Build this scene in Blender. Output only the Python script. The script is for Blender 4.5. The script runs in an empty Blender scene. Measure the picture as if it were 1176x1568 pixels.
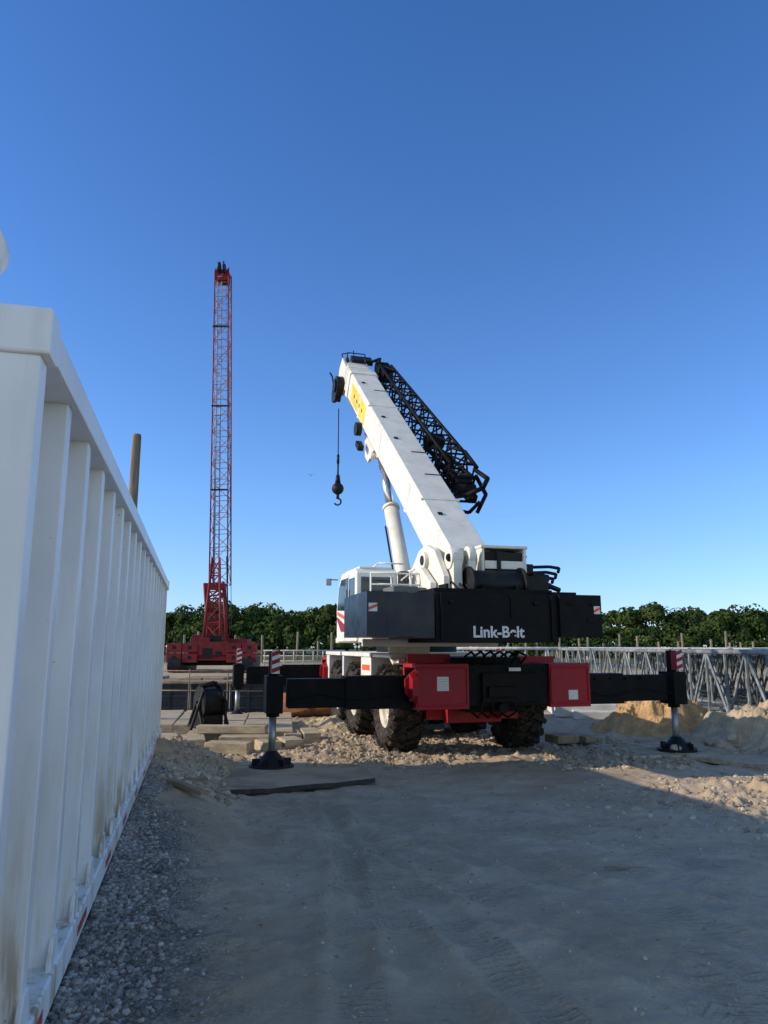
import bpy, math, random
import numpy as np
from mathutils import Matrix, Vector
random.seed(7); rng=np.random.default_rng(7)
scene=bpy.context.scene
R=math.radians

# ---------------------------------------------------------------- materials
class NT:
    def __init__(s,mat):
        s.t=mat.node_tree; s.n=s.t.nodes; s.l=s.t.links
    def new(s,ty,**kw):
        n=s.n.new(ty)
        for k,v in kw.items(): setattr(n,k,v)
        return n
    def put(s,sock,v):
        if hasattr(v,'is_linked') or hasattr(v,'links'): s.l.new(v,sock)
        else: sock.default_value=v
    def math(s,op,a,b=None,c=None,clamp=False):
        n=s.new('ShaderNodeMath',operation=op); n.use_clamp=clamp
        s.put(n.inputs[0],a)
        if b is not None: s.put(n.inputs[1],b)
        if c is not None: s.put(n.inputs[2],c)
        return n.outputs[0]
    def noise(s,vec,scale,detail=4,rough=.55):
        n=s.new('ShaderNodeTexNoise'); s.l.new(vec,n.inputs['Vector'])
        n.inputs['Scale'].default_value=scale; n.inputs['Detail'].default_value=detail; n.inputs['Roughness'].default_value=rough
        return n.outputs['Fac']
    def mapr(s,v,a,b,c=0,d=1,smooth=True):
        n=s.new('ShaderNodeMapRange'); n.interpolation_type='SMOOTHSTEP' if smooth else 'LINEAR'
        s.put(n.inputs[0],v)
        for i,x in enumerate((a,b,c,d)): n.inputs[i+1].default_value=x
        return n.outputs[0]
    def mix(s,f,a,b):
        n=s.new('ShaderNodeMix',data_type='RGBA'); s.put(n.inputs[0],f)
        s.put(n.inputs[6],a); s.put(n.inputs[7],b); return n.outputs[2]
    def bump(s,h,strength=.5,dist=.02,normal=None):
        n=s.new('ShaderNodeBump'); n.inputs['Strength'].default_value=strength; n.inputs['Distance'].default_value=dist
        s.l.new(h,n.inputs['Height'])
        if normal is not None: s.l.new(normal,n.inputs['Normal'])
        return n.outputs[0]
def c4(c): return (c[0],c[1],c[2],1)
def M(name,col,rough=.6,metal=0,var=.2,scale=2.5,dust=0,dustcol=(.3,.25,.18),bump=0,bscale=30,spec=.5,stretch=None):
    m=bpy.data.materials.new(name); m.use_nodes=True
    t=NT(m); bs=t.n['Principled BSDF']
    pos=t.new('ShaderNodeNewGeometry').outputs['Position']
    if stretch:
        mp=t.new('ShaderNodeMapping'); mp.inputs['Scale'].default_value=stretch; t.l.new(pos,mp.inputs[0]); pos2=mp.outputs[0]
    else: pos2=pos
    n1=t.noise(pos2,scale,5,.6)
    dark=tuple(c*(1-var) for c in col); lite=tuple(min(1,c*(1+var)) for c in col)
    c=t.mix(t.mapr(n1,.3,.7),c4(dark),c4(lite))
    rr=t.mapr(n1,.3,.7,max(0,rough-.08),min(1,rough+.12))
    if dust>0:
        n2=t.noise(pos2,scale*2.7,6,.65)
        f=t.mapr(n2,.42,.75,0,dust)
        c=t.mix(f,c,c4(dustcol))
    t.l.new(c,bs.inputs['Base Color']); t.l.new(rr,bs.inputs['Roughness'])
    bs.inputs['Metallic'].default_value=metal
    bs.inputs['Specular IOR Level'].default_value=spec
    if bump>0:
        t.l.new(t.bump(t.noise(pos2,bscale,4),bump,.02),bs.inputs['Normal'])
    return m

white=M('white_paint',(.72,.68,.60),.4,dust=.4,dustcol=(.46,.40,.30),var=.06,scale=1.4,spec=.35)
cwhite=M('cab_white',(.76,.74,.68),.35,dust=.15,dustcol=(.5,.46,.38),var=.04)
black=M('black_paint',(.006,.006,.0065),.55,dust=.13,dustcol=(.045,.038,.03),var=.3,scale=1.5,spec=.10)
skyblack=M('black_paint_sky_reflection',(.005,.010,.023),.3,dust=.05,dustcol=(.04,.04,.04),var=.2,spec=.3)  # dark paint; its blue is the sky's reflection put into the colour
dark=M('dark_steel',(.010,.010,.011),.5,dust=.2,dustcol=(.07,.055,.04),spec=.2)
grey=M('grey_steel',(.3,.31,.32),.4,metal=.6,dust=.3,dustcol=(.25,.2,.15))
chrome=M('chrome_rod',(.6,.6,.6),.2,metal=.9,dust=.2)
red=M('red_paint',(.30,.007,.016),.45,dust=.35,dustcol=(.13,.04,.035),var=.2,spec=.25)
redc=M('faded_red',(.20,.018,.024),.6,dust=.4,dustcol=(.17,.08,.07),var=.25,scale=1,spec=.2)
rubber=M('rubber',(.016,.015,.014),.85,dust=.75,dustcol=(.15,.115,.08),var=.2,scale=5,bump=.3,spec=.2)
rimm=M('rim',(.6,.55,.44),.5,dust=.4,dustcol=(.3,.24,.16))
glass=M('glass',(.02,.035,.04),.06,var=.05)
yellow=M('yellow_decal',(.75,.5,.03),.5)
orange=M('orange_decal',(.7,.08,.02),.5)
placard=M('placard',(.62,.6,.57),.5,var=.15,scale=40)
lettm=M('lettering_paint',(.62,.6,.57),.5,var=.05)
wood=M('timber',(.44,.36,.25),.85,dust=.7,dustcol=(.28,.22,.15),var=.3,scale=2,bump=.7,bscale=25,spec=.1,stretch=(1,4,4))
woodp=M('pile_wood',(.19,.155,.115),.9,var=.4,scale=2,bump=.6,stretch=(5,5,.4),spec=.1)
plank=M('plank',(.28,.21,.14),.85,dust=.5,dustcol=(.15,.11,.08),var=.3,spec=.1)
rust=M('rust',(.24,.09,.035),.85,dust=.5,dustcol=(.1,.045,.03),var=.35,bump=.3)
slate=M('form_steel',(.025,.032,.045),.5,dust=.3,dustcol=(.08,.06,.045),var=.3,spec=.2)
galv=M('galvanised',(.20,.215,.225),.55,dust=.6,dustcol=(.07,.07,.065),var=.4,spec=.2)
galvd=M('galvanised_dull',(.07,.078,.085),.6,dust=.4,dustcol=(.05,.045,.04),var=.3,spec=.15)
galvw=M('galvanised_cap',(.42,.42,.41),.6,dust=.5,dustcol=(.2,.19,.17),var=.25,spec=.25)
conc=M('concrete',(.55,.53,.48),.85,var=.15,bump=.3,dust=.3)
olive=M('grey_cover',(.12,.12,.10),.5)
palered=M('pale_red',(.33,.11,.11),.6,dust=.5,dustcol=(.30,.32,.38),var=.2,spec=.2)
bluegrey=M('blue_grey_steel',(.22,.29,.38),.55,dust=.3,dustcol=(.3,.28,.26))
shirt=M('gull',(.3,.3,.3),.8)

# ---------------------------------------------------------------- builder
class B:
    def __init__(s,F=None):
        s.v=[];s.f=[];s.m=[];s.sm=[];s.F=F or Matrix.Identity(4)
    def add(s,vs,fs,mi=0,smooth=None):
        o=len(s.v)
        s.v+= [tuple(s.F@Vector(p)) for p in vs]
        for i,f in enumerate(fs):
            s.f.append([o+k for k in f]); s.m.append(mi); s.sm.append(bool(smooth[i]) if smooth else False)
    def box(s,x0,x1,y0,y1,z0,z1,mi=0):
        s.add([(x0,y0,z0),(x1,y0,z0),(x1,y1,z0),(x0,y1,z0),(x0,y0,z1),(x1,y0,z1),(x1,y1,z1),(x0,y1,z1)],
              [(0,3,2,1),(4,5,6,7),(0,1,5,4),(1,2,6,5),(2,3,7,6),(3,0,4,7)],mi)
    def obox(s,c,sz,rot,mi=0):
        hx,hy,hz=[a/2 for a in sz]; c=Vector(c)
        vs=[c+rot@Vector(p) for p in [(-hx,-hy,-hz),(hx,-hy,-hz),(hx,hy,-hz),(-hx,hy,-hz),(-hx,-hy,hz),(hx,-hy,hz),(hx,hy,hz),(-hx,hy,hz)]]
        s.add(vs,[(0,3,2,1),(4,5,6,7),(0,1,5,4),(1,2,6,5),(2,3,7,6),(3,0,4,7)],mi)
    def cyl(s,p,q,r,r2=None,seg=16,mi=0,caps=True):
        p=Vector(p);q=Vector(q);r2=r if r2 is None else r2
        d=(q-p).normalized(); u=d.orthogonal().normalized(); w=d.cross(u)
        vs=[];fs=[];sm=[]
        for k in range(seg):
            a=2*math.pi*k/seg; e=u*math.cos(a)+w*math.sin(a)
            vs+= [p+e*r,q+e*r2]
        for k in range(seg):
            j=(k+1)%seg; fs.append((2*k,2*j,2*j+1,2*k+1)); sm.append(seg>5)
        if caps:
            fs.append([2*k for k in range(seg)][::-1]); fs.append([2*k+1 for k in range(seg)]); sm+=[0,0]
        s.add(vs,fs,mi,sm)
    def path(s,pts,r,seg=8,mi=0):
        for a,b in zip(pts[:-1],pts[1:]): s.cyl(a,b,r,seg=seg,mi=mi)
    def prism(s,pts,x0,x1,mi=0):   # pts in (y,z), extruded along x
        n=len(pts); vs=[(x0,y,z) for y,z in pts]+[(x1,y,z) for y,z in pts]
        fs=[list(range(n))[::-1],[n+i for i in range(n)]]+[(i,(i+1)%n,n+(i+1)%n,n+i) for i in range(n)]
        s.add(vs,fs,mi)
    def lathe(s,c,ax,prof,seg=40,mi=0):  # prof (axial,radius)
        c=Vector(c);ax=Vector(ax).normalized();u=ax.orthogonal().normalized();w=ax.cross(u)
        n=len(prof);vs=[];fs=[]
        for k in range(seg):
            a=2*math.pi*k/seg;e=u*math.cos(a)+w*math.sin(a)
            vs+=[c+ax*h+e*r for h,r in prof]
        for k in range(seg):
            j=(k+1)%seg
            for i in range(n-1): fs.append((k*n+i,k*n+i+1,j*n+i+1,j*n+i))
        s.add(vs,fs,mi,[1]*len(fs))
    def sphere(s,c,r,seg=16,mi=0,sc=(1,1,1)):
        vs=[];fs=[];n=seg//2
        for i in range(n+1):
            th=math.pi*i/n
            for k in range(seg):
                a=2*math.pi*k/seg
                vs.append((c[0]+r*sc[0]*math.sin(th)*math.cos(a),c[1]+r*sc[1]*math.sin(th)*math.sin(a),c[2]+r*sc[2]*math.cos(th)))
        for i in range(n):
            for k in range(seg):
                j=(k+1)%seg; fs.append((i*seg+k,(i+1)*seg+k,(i+1)*seg+j,i*seg+j))
        s.add(vs,fs,mi,[1]*len(fs))
    def lattice(s,p0,p1,side,w0,h0,w1,h1,n,rc,rb,mc=0,mb=0,seg=6):
        p0=Vector(p0);p1=Vector(p1);d=(p1-p0).normalized();sd=Vector(side);sd=(sd-d*sd.dot(d)).normalized();up=sd.cross(d)
        def cor(t):
            c=p0.lerp(p1,t);w=(w0+(w1-w0)*t)/2;h=(h0+(h1-h0)*t)/2
            return [c-sd*w-up*h,c+sd*w-up*h,c+sd*w+up*h,c-sd*w+up*h]
        a=cor(0);b=cor(1)
        for i in range(4): s.cyl(a[i],b[i],rc,seg=seg,mi=mc)
        for k in range(n):
            q0=cor(k/n);q1=cor((k+1)/n)
            for i in range(4):
                j=(i+1)%4
                if k%2==0: s.cyl(q0[i],q1[j],rb,seg=5,mi=mb)
                else: s.cyl(q0[j],q1[i],rb,seg=5,mi=mb)
                s.cyl(q0[i],q0[j],rb,seg=5,mi=mb)
    def make(s,name,mats,parent=None,bevel=0):
        me=bpy.data.meshes.new(name); me.from_pydata(s.v,[],s.f)
        for m in (mats if isinstance(mats,(list,tuple)) else [mats]): me.materials.append(m)
        me.polygons.foreach_set('material_index',s.m); me.polygons.foreach_set('use_smooth',s.sm); me.update()
        ob=bpy.data.objects.new(name,me); scene.collection.objects.link(ob)
        if bevel:
            bv=ob.modifiers.new('bevel','BEVEL'); bv.width=bevel; bv.segments=2; bv.limit_method='ANGLE'; bv.angle_limit=R(50)
        if parent: par(ob,parent)
        return ob
def par(ob,p):
    ob.parent=p; ob.matrix_parent_inverse=p.matrix_world.inverted()
def empty(name,loc,rz=0):
    e=bpy.data.objects.new(name,None); scene.collection.objects.link(e)
    e.location=loc; e.rotation_euler=(0,0,rz); e.empty_display_size=.5
    bpy.context.view_layer.update(); return e
def frame(x,y,z,deg): return Matrix.Translation((x,y,z))@Matrix.Rotation(R(deg),4,'Z')
def arrmesh(name,V,Fc,mat,smooth=False,nper=None):
    me=bpy.data.meshes.new(name)
    V=np.asarray(V,dtype=np.float32);Fc=np.asarray(Fc,dtype=np.int32);k=Fc.shape[1]
    me.vertices.add(len(V)); me.vertices.foreach_set('co',V.ravel())
    me.loops.add(Fc.size); me.loops.foreach_set('vertex_index',Fc.ravel())
    me.polygons.add(len(Fc)); me.polygons.foreach_set('loop_start',np.arange(0,Fc.size,k,dtype=np.int32))
    me.polygons.foreach_set('loop_total',np.full(len(Fc),k,dtype=np.int32))
    me.polygons.foreach_set('use_smooth',np.full(len(Fc),smooth))
    me.materials.append(mat); me.update(calc_edges=True); me.validate()
    ob=bpy.data.objects.new(name,me); scene.collection.objects.link(ob); return ob

# ---------------------------------------------------------------- terrain
TAB=rng.random((256,256))
def vn(x,y,o=0):
    x=np.asarray(x,float)+o*17.3;y=np.asarray(y,float)+o*31.7
    ix=np.floor(x).astype(int);iy=np.floor(y).astype(int);fx=x-ix;fy=y-iy
    fx=fx*fx*(3-2*fx);fy=fy*fy*(3-2*fy)
    g=lambda a,b:TAB[a%256,b%256]
    return (g(ix,iy)*(1-fx)+g(ix+1,iy)*fx)*(1-fy)+(g(ix,iy+1)*(1-fx)+g(ix+1,iy+1)*fx)*fy-.5
def fbm(x,y,o=0,n=4):
    r=0;a=1
    for i in range(n): r=r+a*vn(x*2**i,y*2**i,o+i);a*=.5
    return r
def sm(a,b,x):
    t=np.clip((np.asarray(x,float)-a)/(b-a),0,1);return t*t*(3-2*t)
# wheel tracks: heading deg, offset, width, lug pitch
TR=[(11,1.1,.36,.075),(13,1.62,.30,.06),(12,2.65,.44,.10),(24,3.1,.44,.11),(26,4.1,.34,.07),(23,5.2,.46,.11),(38,5.6,.42,.09),(5,.25,.26,.06)]
def H(x,y,fine=True):
    x=np.asarray(x,float);y=np.asarray(y,float)
    b=.5*(1-sm(3,13,y))
    d=(x+.2485*y+.63)*.97
    w=(1-sm(.15,1.5,d+.25*fbm(x*1.5,y*1.5,3)))*(1-sm(14.4,16,y))
    b=b*(1-w)+(.5+.05*fbm(x*3,y*3,8))*w
    b=b+.6*sm(30,42,y)*(1-sm(0,8,x))
    b=b+.36*np.exp(-((x-6.2)/1.7)**2-((y-10.9)/1.3)**2)*(1+.8*fbm(x*2,y*2,5))
    b=b+.14*np.exp(-((x+3.1)/.5)**2-((y-13.8)/1.0)**2)
    rough=.35+.65*np.clip(sm(13.5,16,y),0,1)
    b=b+.10*rough*fbm(x*.7,y*.7,1)*sm(60,20,np.abs(y-5))
    b=b+.07*rough*fbm(x*2.6,y*2.6,2)
    lump=np.maximum(0,fbm(x*5,y*5,12,3)-.15)
    b=b+.16*lump*sm(13.8,14.8,y)*(1-sm(22,30,y))
    b=b+.32*lump*np.exp(-((x-5.6)/2.4)**2-((y-10.4)/1.9)**2)
    if fine: b=b+.016*fbm(x*9,y*9,6,3)+.03*np.maximum(0,fbm(x*6,y*6,15,3)-.25)
    for h,o,wd,pt in TR:
        a=R(h); s=x*math.cos(a)+y*math.sin(a)-o+.10*vn(y*.5,o,31); t=-x*math.sin(a)+y*math.cos(a)
        k=np.exp(-(s/(wd*.5))**4)*(1-sm(11,13,y))*np.clip(vn(x*.7,y*.7,23)+.8,0,1)
        b=b-.016*k
        b=b+.026*np.exp(-((np.abs(s)-wd*.62)/.06)**2)*(1-sm(11,13,y))*np.clip(vn(x*2,y*2,19)+.4,0,1)
    return b
def lines(core0,core1,st,far,g=1.18):
    l=list(np.arange(core0,core1,st)); a=st
    while l[-1]<far: a*=g; l.append(l[-1]+a)
    a=st; pre=[]; x=core0
    while x>-far: a*=g; x-=a; pre.append(x)
    return np.array(pre[::-1]+l)
xs=lines(-4.2,6.5,.032,900)
ys=np.concatenate([np.array([-900,-300,-100,-40,-15,-6,-2,0,1,1.8,2.3]),np.arange(2.6,10,.03),np.arange(10,19,.06)])
l=list(ys);a=.09
while l[-1]<1200: l.append(l[-1]+a);a*=1.05
ys=np.array(l)
XX,YY=np.meshgrid(xs,ys);ZZ=H(XX,YY)
nx,ny=len(xs),len(ys)
V=np.stack([XX.ravel(),YY.ravel(),ZZ.ravel()],1)
ii=(np.arange(ny-1)[:,None]*nx+np.arange(nx-1)[None,:]).ravel()
Fc=np.stack([ii,ii+1,ii+nx+1,ii+nx],1)

gm=bpy.data.materials.new('ground_dirt');gm.use_nodes=True
t=NT(gm);bs=t.n['Principled BSDF'];pos=t.new('ShaderNodeNewGeometry').outputs['Position']
sx=t.new('ShaderNodeSeparateXYZ');t.l.new(pos,sx.inputs[0]);X,Y,Z=sx.outputs
n1=t.noise(pos,.55,6,.6);n2=t.noise(pos,4,6,.65);n3=t.noise(pos,45,4,.7);n4=t.noise(pos,160,2,.6);n5=t.noise(pos,1.4,4,.6)
wob=t.math('MULTIPLY',t.math('SUBTRACT',n5,.5),.22)
hh=None;kk=None
for i,(h,o,wd,pt) in enumerate(TR):
    a=R(h)
    s=t.math('SUBTRACT',t.math('ADD',t.math('MULTIPLY',X,math.cos(a)),t.math('MULTIPLY',Y,math.sin(a))),o)
    s=t.math('ADD',s,wob)
    tt=t.math('SUBTRACT',t.math('MULTIPLY',Y,math.cos(a)),t.math('MULTIPLY',X,math.sin(a)))
    tt=t.math('ADD',tt,t.math('MULTIPLY',n2,.03))
    ab=t.math('ABSOLUTE',s)
    k=t.mapr(ab,wd*.40,wd*.55,1,0)
    wv=t.math('SINE',t.math('MULTIPLY',t.math('ADD',t.math('MULTIPLY',tt,1/pt),t.math('MULTIPLY',ab if i%2 else s,5.0)),6.283))
    w2=t.math('SINE',t.math('MULTIPLY',s,120.0))
    nb=t.new('ShaderNodeTexNoise');t.l.new(pos,nb.inputs['Vector']);nb.inputs['Scale'].default_value=.9+.1*i;nb.inputs['Detail'].default_value=5
    msk=t.math('MULTIPLY',k,t.mapr(nb.outputs['Fac'],.38,.6))
    e=t.math('MULTIPLY',msk,t.math('ADD',t.mapr(wv,-.6,.8),t.math('MULTIPLY',w2,.3)))
    hh=e if hh is None else t.math('MAXIMUM',hh,e)
    kk=msk if kk is None else t.math('MAXIMUM',kk,msk)
att=t.math('MULTIPLY',t.mapr(n2,.34,.58,.1,1),t.mapr(Y,10.5,13,1,0))
hh=t.math('MULTIPLY',hh,att);kk=t.math('MULTIPLY',kk,att)
sand=t.mix(t.mapr(n1,.35,.65),c4((.40,.305,.205)),c4((.55,.43,.30)))
sand=t.mix(t.mapr(n5,.45,.7,0,.55),sand,c4((.31,.24,.165)))
sand=t.mix(t.mapr(n2,.4,.72,0,.45),sand,c4((.35,.27,.185)))
sand=t.mix(t.math('MULTIPLY',kk,.22),sand,c4((.27,.205,.145)))
sand=t.mix(t.math('MULTIPLY',hh,.34,clamp=True),sand,c4((.62,.50,.36)))
sand=t.mix(t.mapr(n3,.54,.8,0,.5),sand,c4((.62,.52,.40)))
sand=t.mix(t.mapr(n4,.25,.45,.45,0),sand,c4((.14,.105,.07)))
d=t.math('ADD',t.math('MULTIPLY_ADD',Y,.2485,X),.63)
vor=t.new('ShaderNodeTexVoronoi');t.l.new(pos,vor.inputs['Vector']);vor.inputs['Scale'].default_value=38
gv=t.mix(t.mapr(vor.outputs['Distance'],.1,.6),c4((.40,.36,.32)),c4((.15,.135,.12)))
dn=t.math('ADD',d,t.math('MULTIPLY',t.math('SUBTRACT',n2,.5),1.8))
gf=t.math('MULTIPLY',t.mapr(dn,.2,1.1,1,0),t.mapr(Y,7,9.5,1,0))
gf2=t.mapr(n1,.52,.64,0,.22)
fac=t.math('MAXIMUM',gf,gf2)
col=t.mix(fac,sand,gv)
grass=t.mix(t.mapr(n1,.4,.6),c4((.07,.08,.03)),c4((.13,.12,.05)))
col=t.mix(t.mapr(Y,60,90),col,grass)
t.l.new(col,bs.inputs['Base Color']);bs.inputs['Roughness'].default_value=.92;bs.inputs['Specular IOR Level'].default_value=.05
b1=t.bump(hh,.9,.014)
b2=t.bump(n2,.7,.05,b1)
b3=t.bump(n3,.8,.014,b2)
vb=t.math('MULTIPLY',t.math('MULTIPLY',vor.outputs['Distance'],-1.0),fac)
b4=t.bump(vb,.8,.025,b3)
b5=t.bump(n4,.5,.005,b4)
t.l.new(b5,bs.inputs['Normal'])
arrmesh('ground',V,Fc,gm,True)

# stones
def icos():
    p=(1+5**.5)/2
    v=np.array([(-1,p,0),(1,p,0),(-1,-p,0),(1,-p,0),(0,-1,p),(0,1,p),(0,-1,-p),(0,1,-p),(p,0,-1),(p,0,1),(-p,0,-1),(-p,0,1)],float)/1.9
    f=np.array([(0,11,5),(0,5,1),(0,1,7),(0,7,10),(0,10,11),(1,5,9),(5,11,4),(11,10,2),(10,7,6),(7,1,8),(3,9,4),(3,4,2),(3,2,6),(3,6,8),(3,8,9),(4,9,5),(2,4,11),(6,2,10),(8,6,7),(9,8,1)])
    return v,f
IV,IF=icos()
def stones(name,x,y,sz,mat,zoff=.15,Hf=True):
    n=len(x);th=rng.random(n)*6.28
    v=IV[None]*(1+.5*(rng.random((n,12,1))-.5))*sz[:,None,None]
    v=v*(1+.7*(rng.random((n,1,3))-.5)); v[:,:,2]*=.75
    c,s=np.cos(th)[:,None],np.sin(th)[:,None]
    vx=v[:,:,0]*c-v[:,:,1]*s;vy=v[:,:,0]*s+v[:,:,1]*c
    z=H(x,y)+sz*zoff
    P=np.stack([vx+x[:,None],vy+y[:,None],v[:,:,2]+z[:,None]],2).reshape(-1,3)
    Fa=(IF[None]+12*np.arange(n)[:,None,None]).reshape(-1,3)
    return arrmesh(name,P,Fa,mat,False)
def stonemat(name,a,b,c):
    m=bpy.data.materials.new(name);m.use_nodes=True;t=NT(m);bs=t.n['Principled BSDF']
    g=t.new('ShaderNodeNewGeometry');cr=t.new('ShaderNodeValToRGB');t.l.new(g.outputs['Random Per Island'],cr.inputs[0])
    cr.color_ramp.elements[0].color=c4(a);cr.color_ramp.elements[1].color=c4(c)
    e=cr.color_ramp.elements.new(.5);e.color=c4(b)
    n=t.noise(g.outputs['Position'],30,3)
    t.l.new(t.mix(t.mapr(n,.3,.8,0,.4),cr.outputs[0],c4((.24,.2,.15))),bs.inputs['Base Color']);bs.inputs['Roughness'].default_value=.85
    bs.inputs['Specular IOR Level'].default_value=.15
    t.l.new(t.bump(n,.4,.01),bs.inputs['Normal']);return m
gst=stonemat('grey_gravel',(.14,.125,.11),(.28,.25,.22),(.48,.44,.39))
tst=stonemat('tan_gravel',(.24,.19,.135),(.39,.31,.21),(.57,.48,.36))
n=15000
yy=2.9+rng.random(n)**1.2*8.5; dd=-.05+np.abs(rng.normal(0,.32,n))*(1-.05*yy)
xx=-.63-.2485*yy+dd+.06
k=(dd<1.3)&((fbm(xx*1.6,yy*1.6,33)+.5-dd*.7)>rng.random(n)*.8-.15)
stones('gravel',xx[k],yy[k],(.007+.016*rng.random(k.sum())**1.5),gst)
n=9000
xx=-4+rng.random(n)*11;yy=3+rng.random(n)**.8*12; k=vn(xx*.8,yy*.8,4)+rng.random(n)*.35>.05
stones('gravel',xx[k],yy[k],.004+.013*rng.random(k.sum())**3,tst)
n=14000
xx=-4.5+rng.random(n)*12;yy=14+rng.random(n)*8; k=(fbm(xx*.7,yy*.7,21)>-.05)
stones('gravel',xx[k],yy[k],.012+.055*rng.random(k.sum())**4,tst)
n=6000
xx=2.5+rng.random(n)*6;yy=8.0+rng.random(n)*5.5; k=(np.exp(-((xx-5.8)/2.1)**2-((yy-10.4)/1.9)**2)>rng.random(n))
stones('gravel',xx[k],yy[k],.008+.04*rng.random(k.sum())**3,tst)
n=3200
xx=-6+rng.random(n)*4;yy=10+rng.random(n)*5.6
dd=xx+.2485*yy+.63;k=(dd>0.05)&(dd<1.4)
stones('gravel',xx[k],yy[k],.012+.055*rng.random(k.sum())**4,tst)

# ---------------------------------------------------------------- container
cm=bpy.data.materials.new('container_paint');cm.use_nodes=True;t=NT(cm);bs=t.n['Principled BSDF']
pos=t.new('ShaderNodeNewGeometry').outputs['Position'];sx=t.new('ShaderNodeSeparateXYZ');t.l.new(pos,sx.inputs[0])
mp=t.new('ShaderNodeMapping');mp.inputs['Scale'].default_value=(7,7,.7);t.l.new(pos,mp.inputs[0])
st=t.noise(mp.outputs[0],1.3,6,.65);bl=t.noise(pos,1.1,5,.6);sp=t.noise(pos,14,4,.6)
c=t.mix(t.mapr(bl,.3,.7),c4((.68,.685,.675)),c4((.79,.785,.77)))
c=t.mix(t.mapr(st,.5,.72,0,.22),c,c4((.50,.49,.46)))
hz=t.mapr(sx.outputs[2],.5,2.0,1,.06,False)
c=t.mix(t.math('MULTIPLY',t.mapr(st,.42,.68),t.math('MULTIPLY',hz,.8)),c,c4((.48,.37,.20)))
rs=t.math('MULTIPLY',t.mapr(st,.55,.64),t.mapr(sx.outputs[2],.5,1.4,1,.0))
c=t.mix(t.math('MULTIPLY',rs,.7),c,c4((.27,.13,.06)))
c=t.mix(t.mapr(sp,.69,.74,0,.7),c,c4((.28,.16,.09)))
t.l.new(c,bs.inputs['Base Color']);bs.inputs['Roughness'].default_value=.36
t.l.new(t.bump(bl,.25,.05),bs.inputs['Normal'])
e=empty('shipping_container',(-1.269,2.57,0),R(13.95))
F=frame(-1.269,2.57,0,13.95)
L=12.0;zb=.53;zt=3.43
b=B(F)
b.box(-.18,-.15,.06,L-.06,zb+.16,zt-.14)
b.box(-2.44,-2.41,.06,L-.06,zb+.1,zt-.1)
b.box(-2.40,-.19,.05,.08,zb+.1,zt-.1)
b.box(-2.40,-.19,L-.08,L-.05,zb+.1,zt-.1)
b.box(-2.40,-.19,.05,L-.05,zt-.06,zt-.03)
b.box(-2.40,-.19,.05,L-.05,zb+.05,zb+.12)
b.make('panels',cm,e)
b=B(F)
nr=18;sp_=(L-.16)/nr
for k in range(1,nr):
    y=.08+k*sp_
    b.add([(-.152,y-.06,zb+.158),(-.006,y-.05,zb+.158),(-.006,y+.05,zb+.158),(-.152,y+.06,zb+.158),
           (-.152,y-.06,zt-.138),(-.006,y-.05,zt-.138),(-.006,y+.05,zt-.138),(-.152,y+.06,zt-.138)],
          [(0,3,2,1),(4,5,6,7),(0,1,5,4),(1,2,6,5),(2,3,7,6),(3,0,4,7)])
    b.add([(-.02,y-.12,zb+.155),(-.02,y+.12,zb+.155),(-.02,y+.048,zb+.3),(-.02,y-.048,zb+.3),
           (.004,y-.12,zb+.155),(.004,y+.12,zb+.155),(.004,y+.048,zb+.3),(.004,y-.048,zb+.3)],
          [(0,1,2,3),(7,6,5,4),(0,4,5,1),(1,5,6,2),(2,6,7,3),(3,7,4,0)])
b.make('ribs',cm,e,.006)
b=B(F)
b.box(-.20,.03,.10,L-.10,zt-.14,zt)
b.box(-.20,.02,.10,L-.10,zb,zb+.16)
b.box(-2.46,-2.31,.1,L-.1,zt-.14,zt);b.box(-2.46,-2.31,.1,L-.1,zb,zb+.16)
for y0,y1 in ((0,.13),(L-.13,L)):
    b.box(-.21,.008,y0+.004,y1-.004,zb+.17,zt-.17);b.box(-2.45,-2.3,y0+.004,y1-.004,zb+.17,zt-.17)
    b.box(-2.3,-.21,y0+.01,y0+.11,zt-.13,zt-.005);b.box(-2.3,-.21,y0+.01,y0+.11,zb+.01,zb+.16)
    for x0 in (-.155,-2.46):
        b.box(x0,x0+.195,y0-.01,y1+.02,zt-.172,zt+.012); b.box(x0,x0+.195,y0-.01,y1+.02,zb-.005,zb+.172)
for x in np.arange(-2.1,-.35,.3): b.box(x,x+.12,.005,.06,zb+.16,zt-.13)
b.make('frame',cm,e,.012)
b=B(F)
b.cyl((-.26,-.03,zt+.22),(-.26,.06,zt+.22),.12,seg=28);b.box(-.36,-.21,-.025,.055,zt-.02,zt+.2)
b.make('lifting_lug',cm,e,.01)
b=B(F)
for k in range(9):
    y=.7+k*1.35
    b.box(.02,.0225,y,y+.35,zb+.05,zb+.1,0)
b.make('reflector_tape',M('reflector_red',(.35,.03,.035),.4,dust=.4),e)

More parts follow.
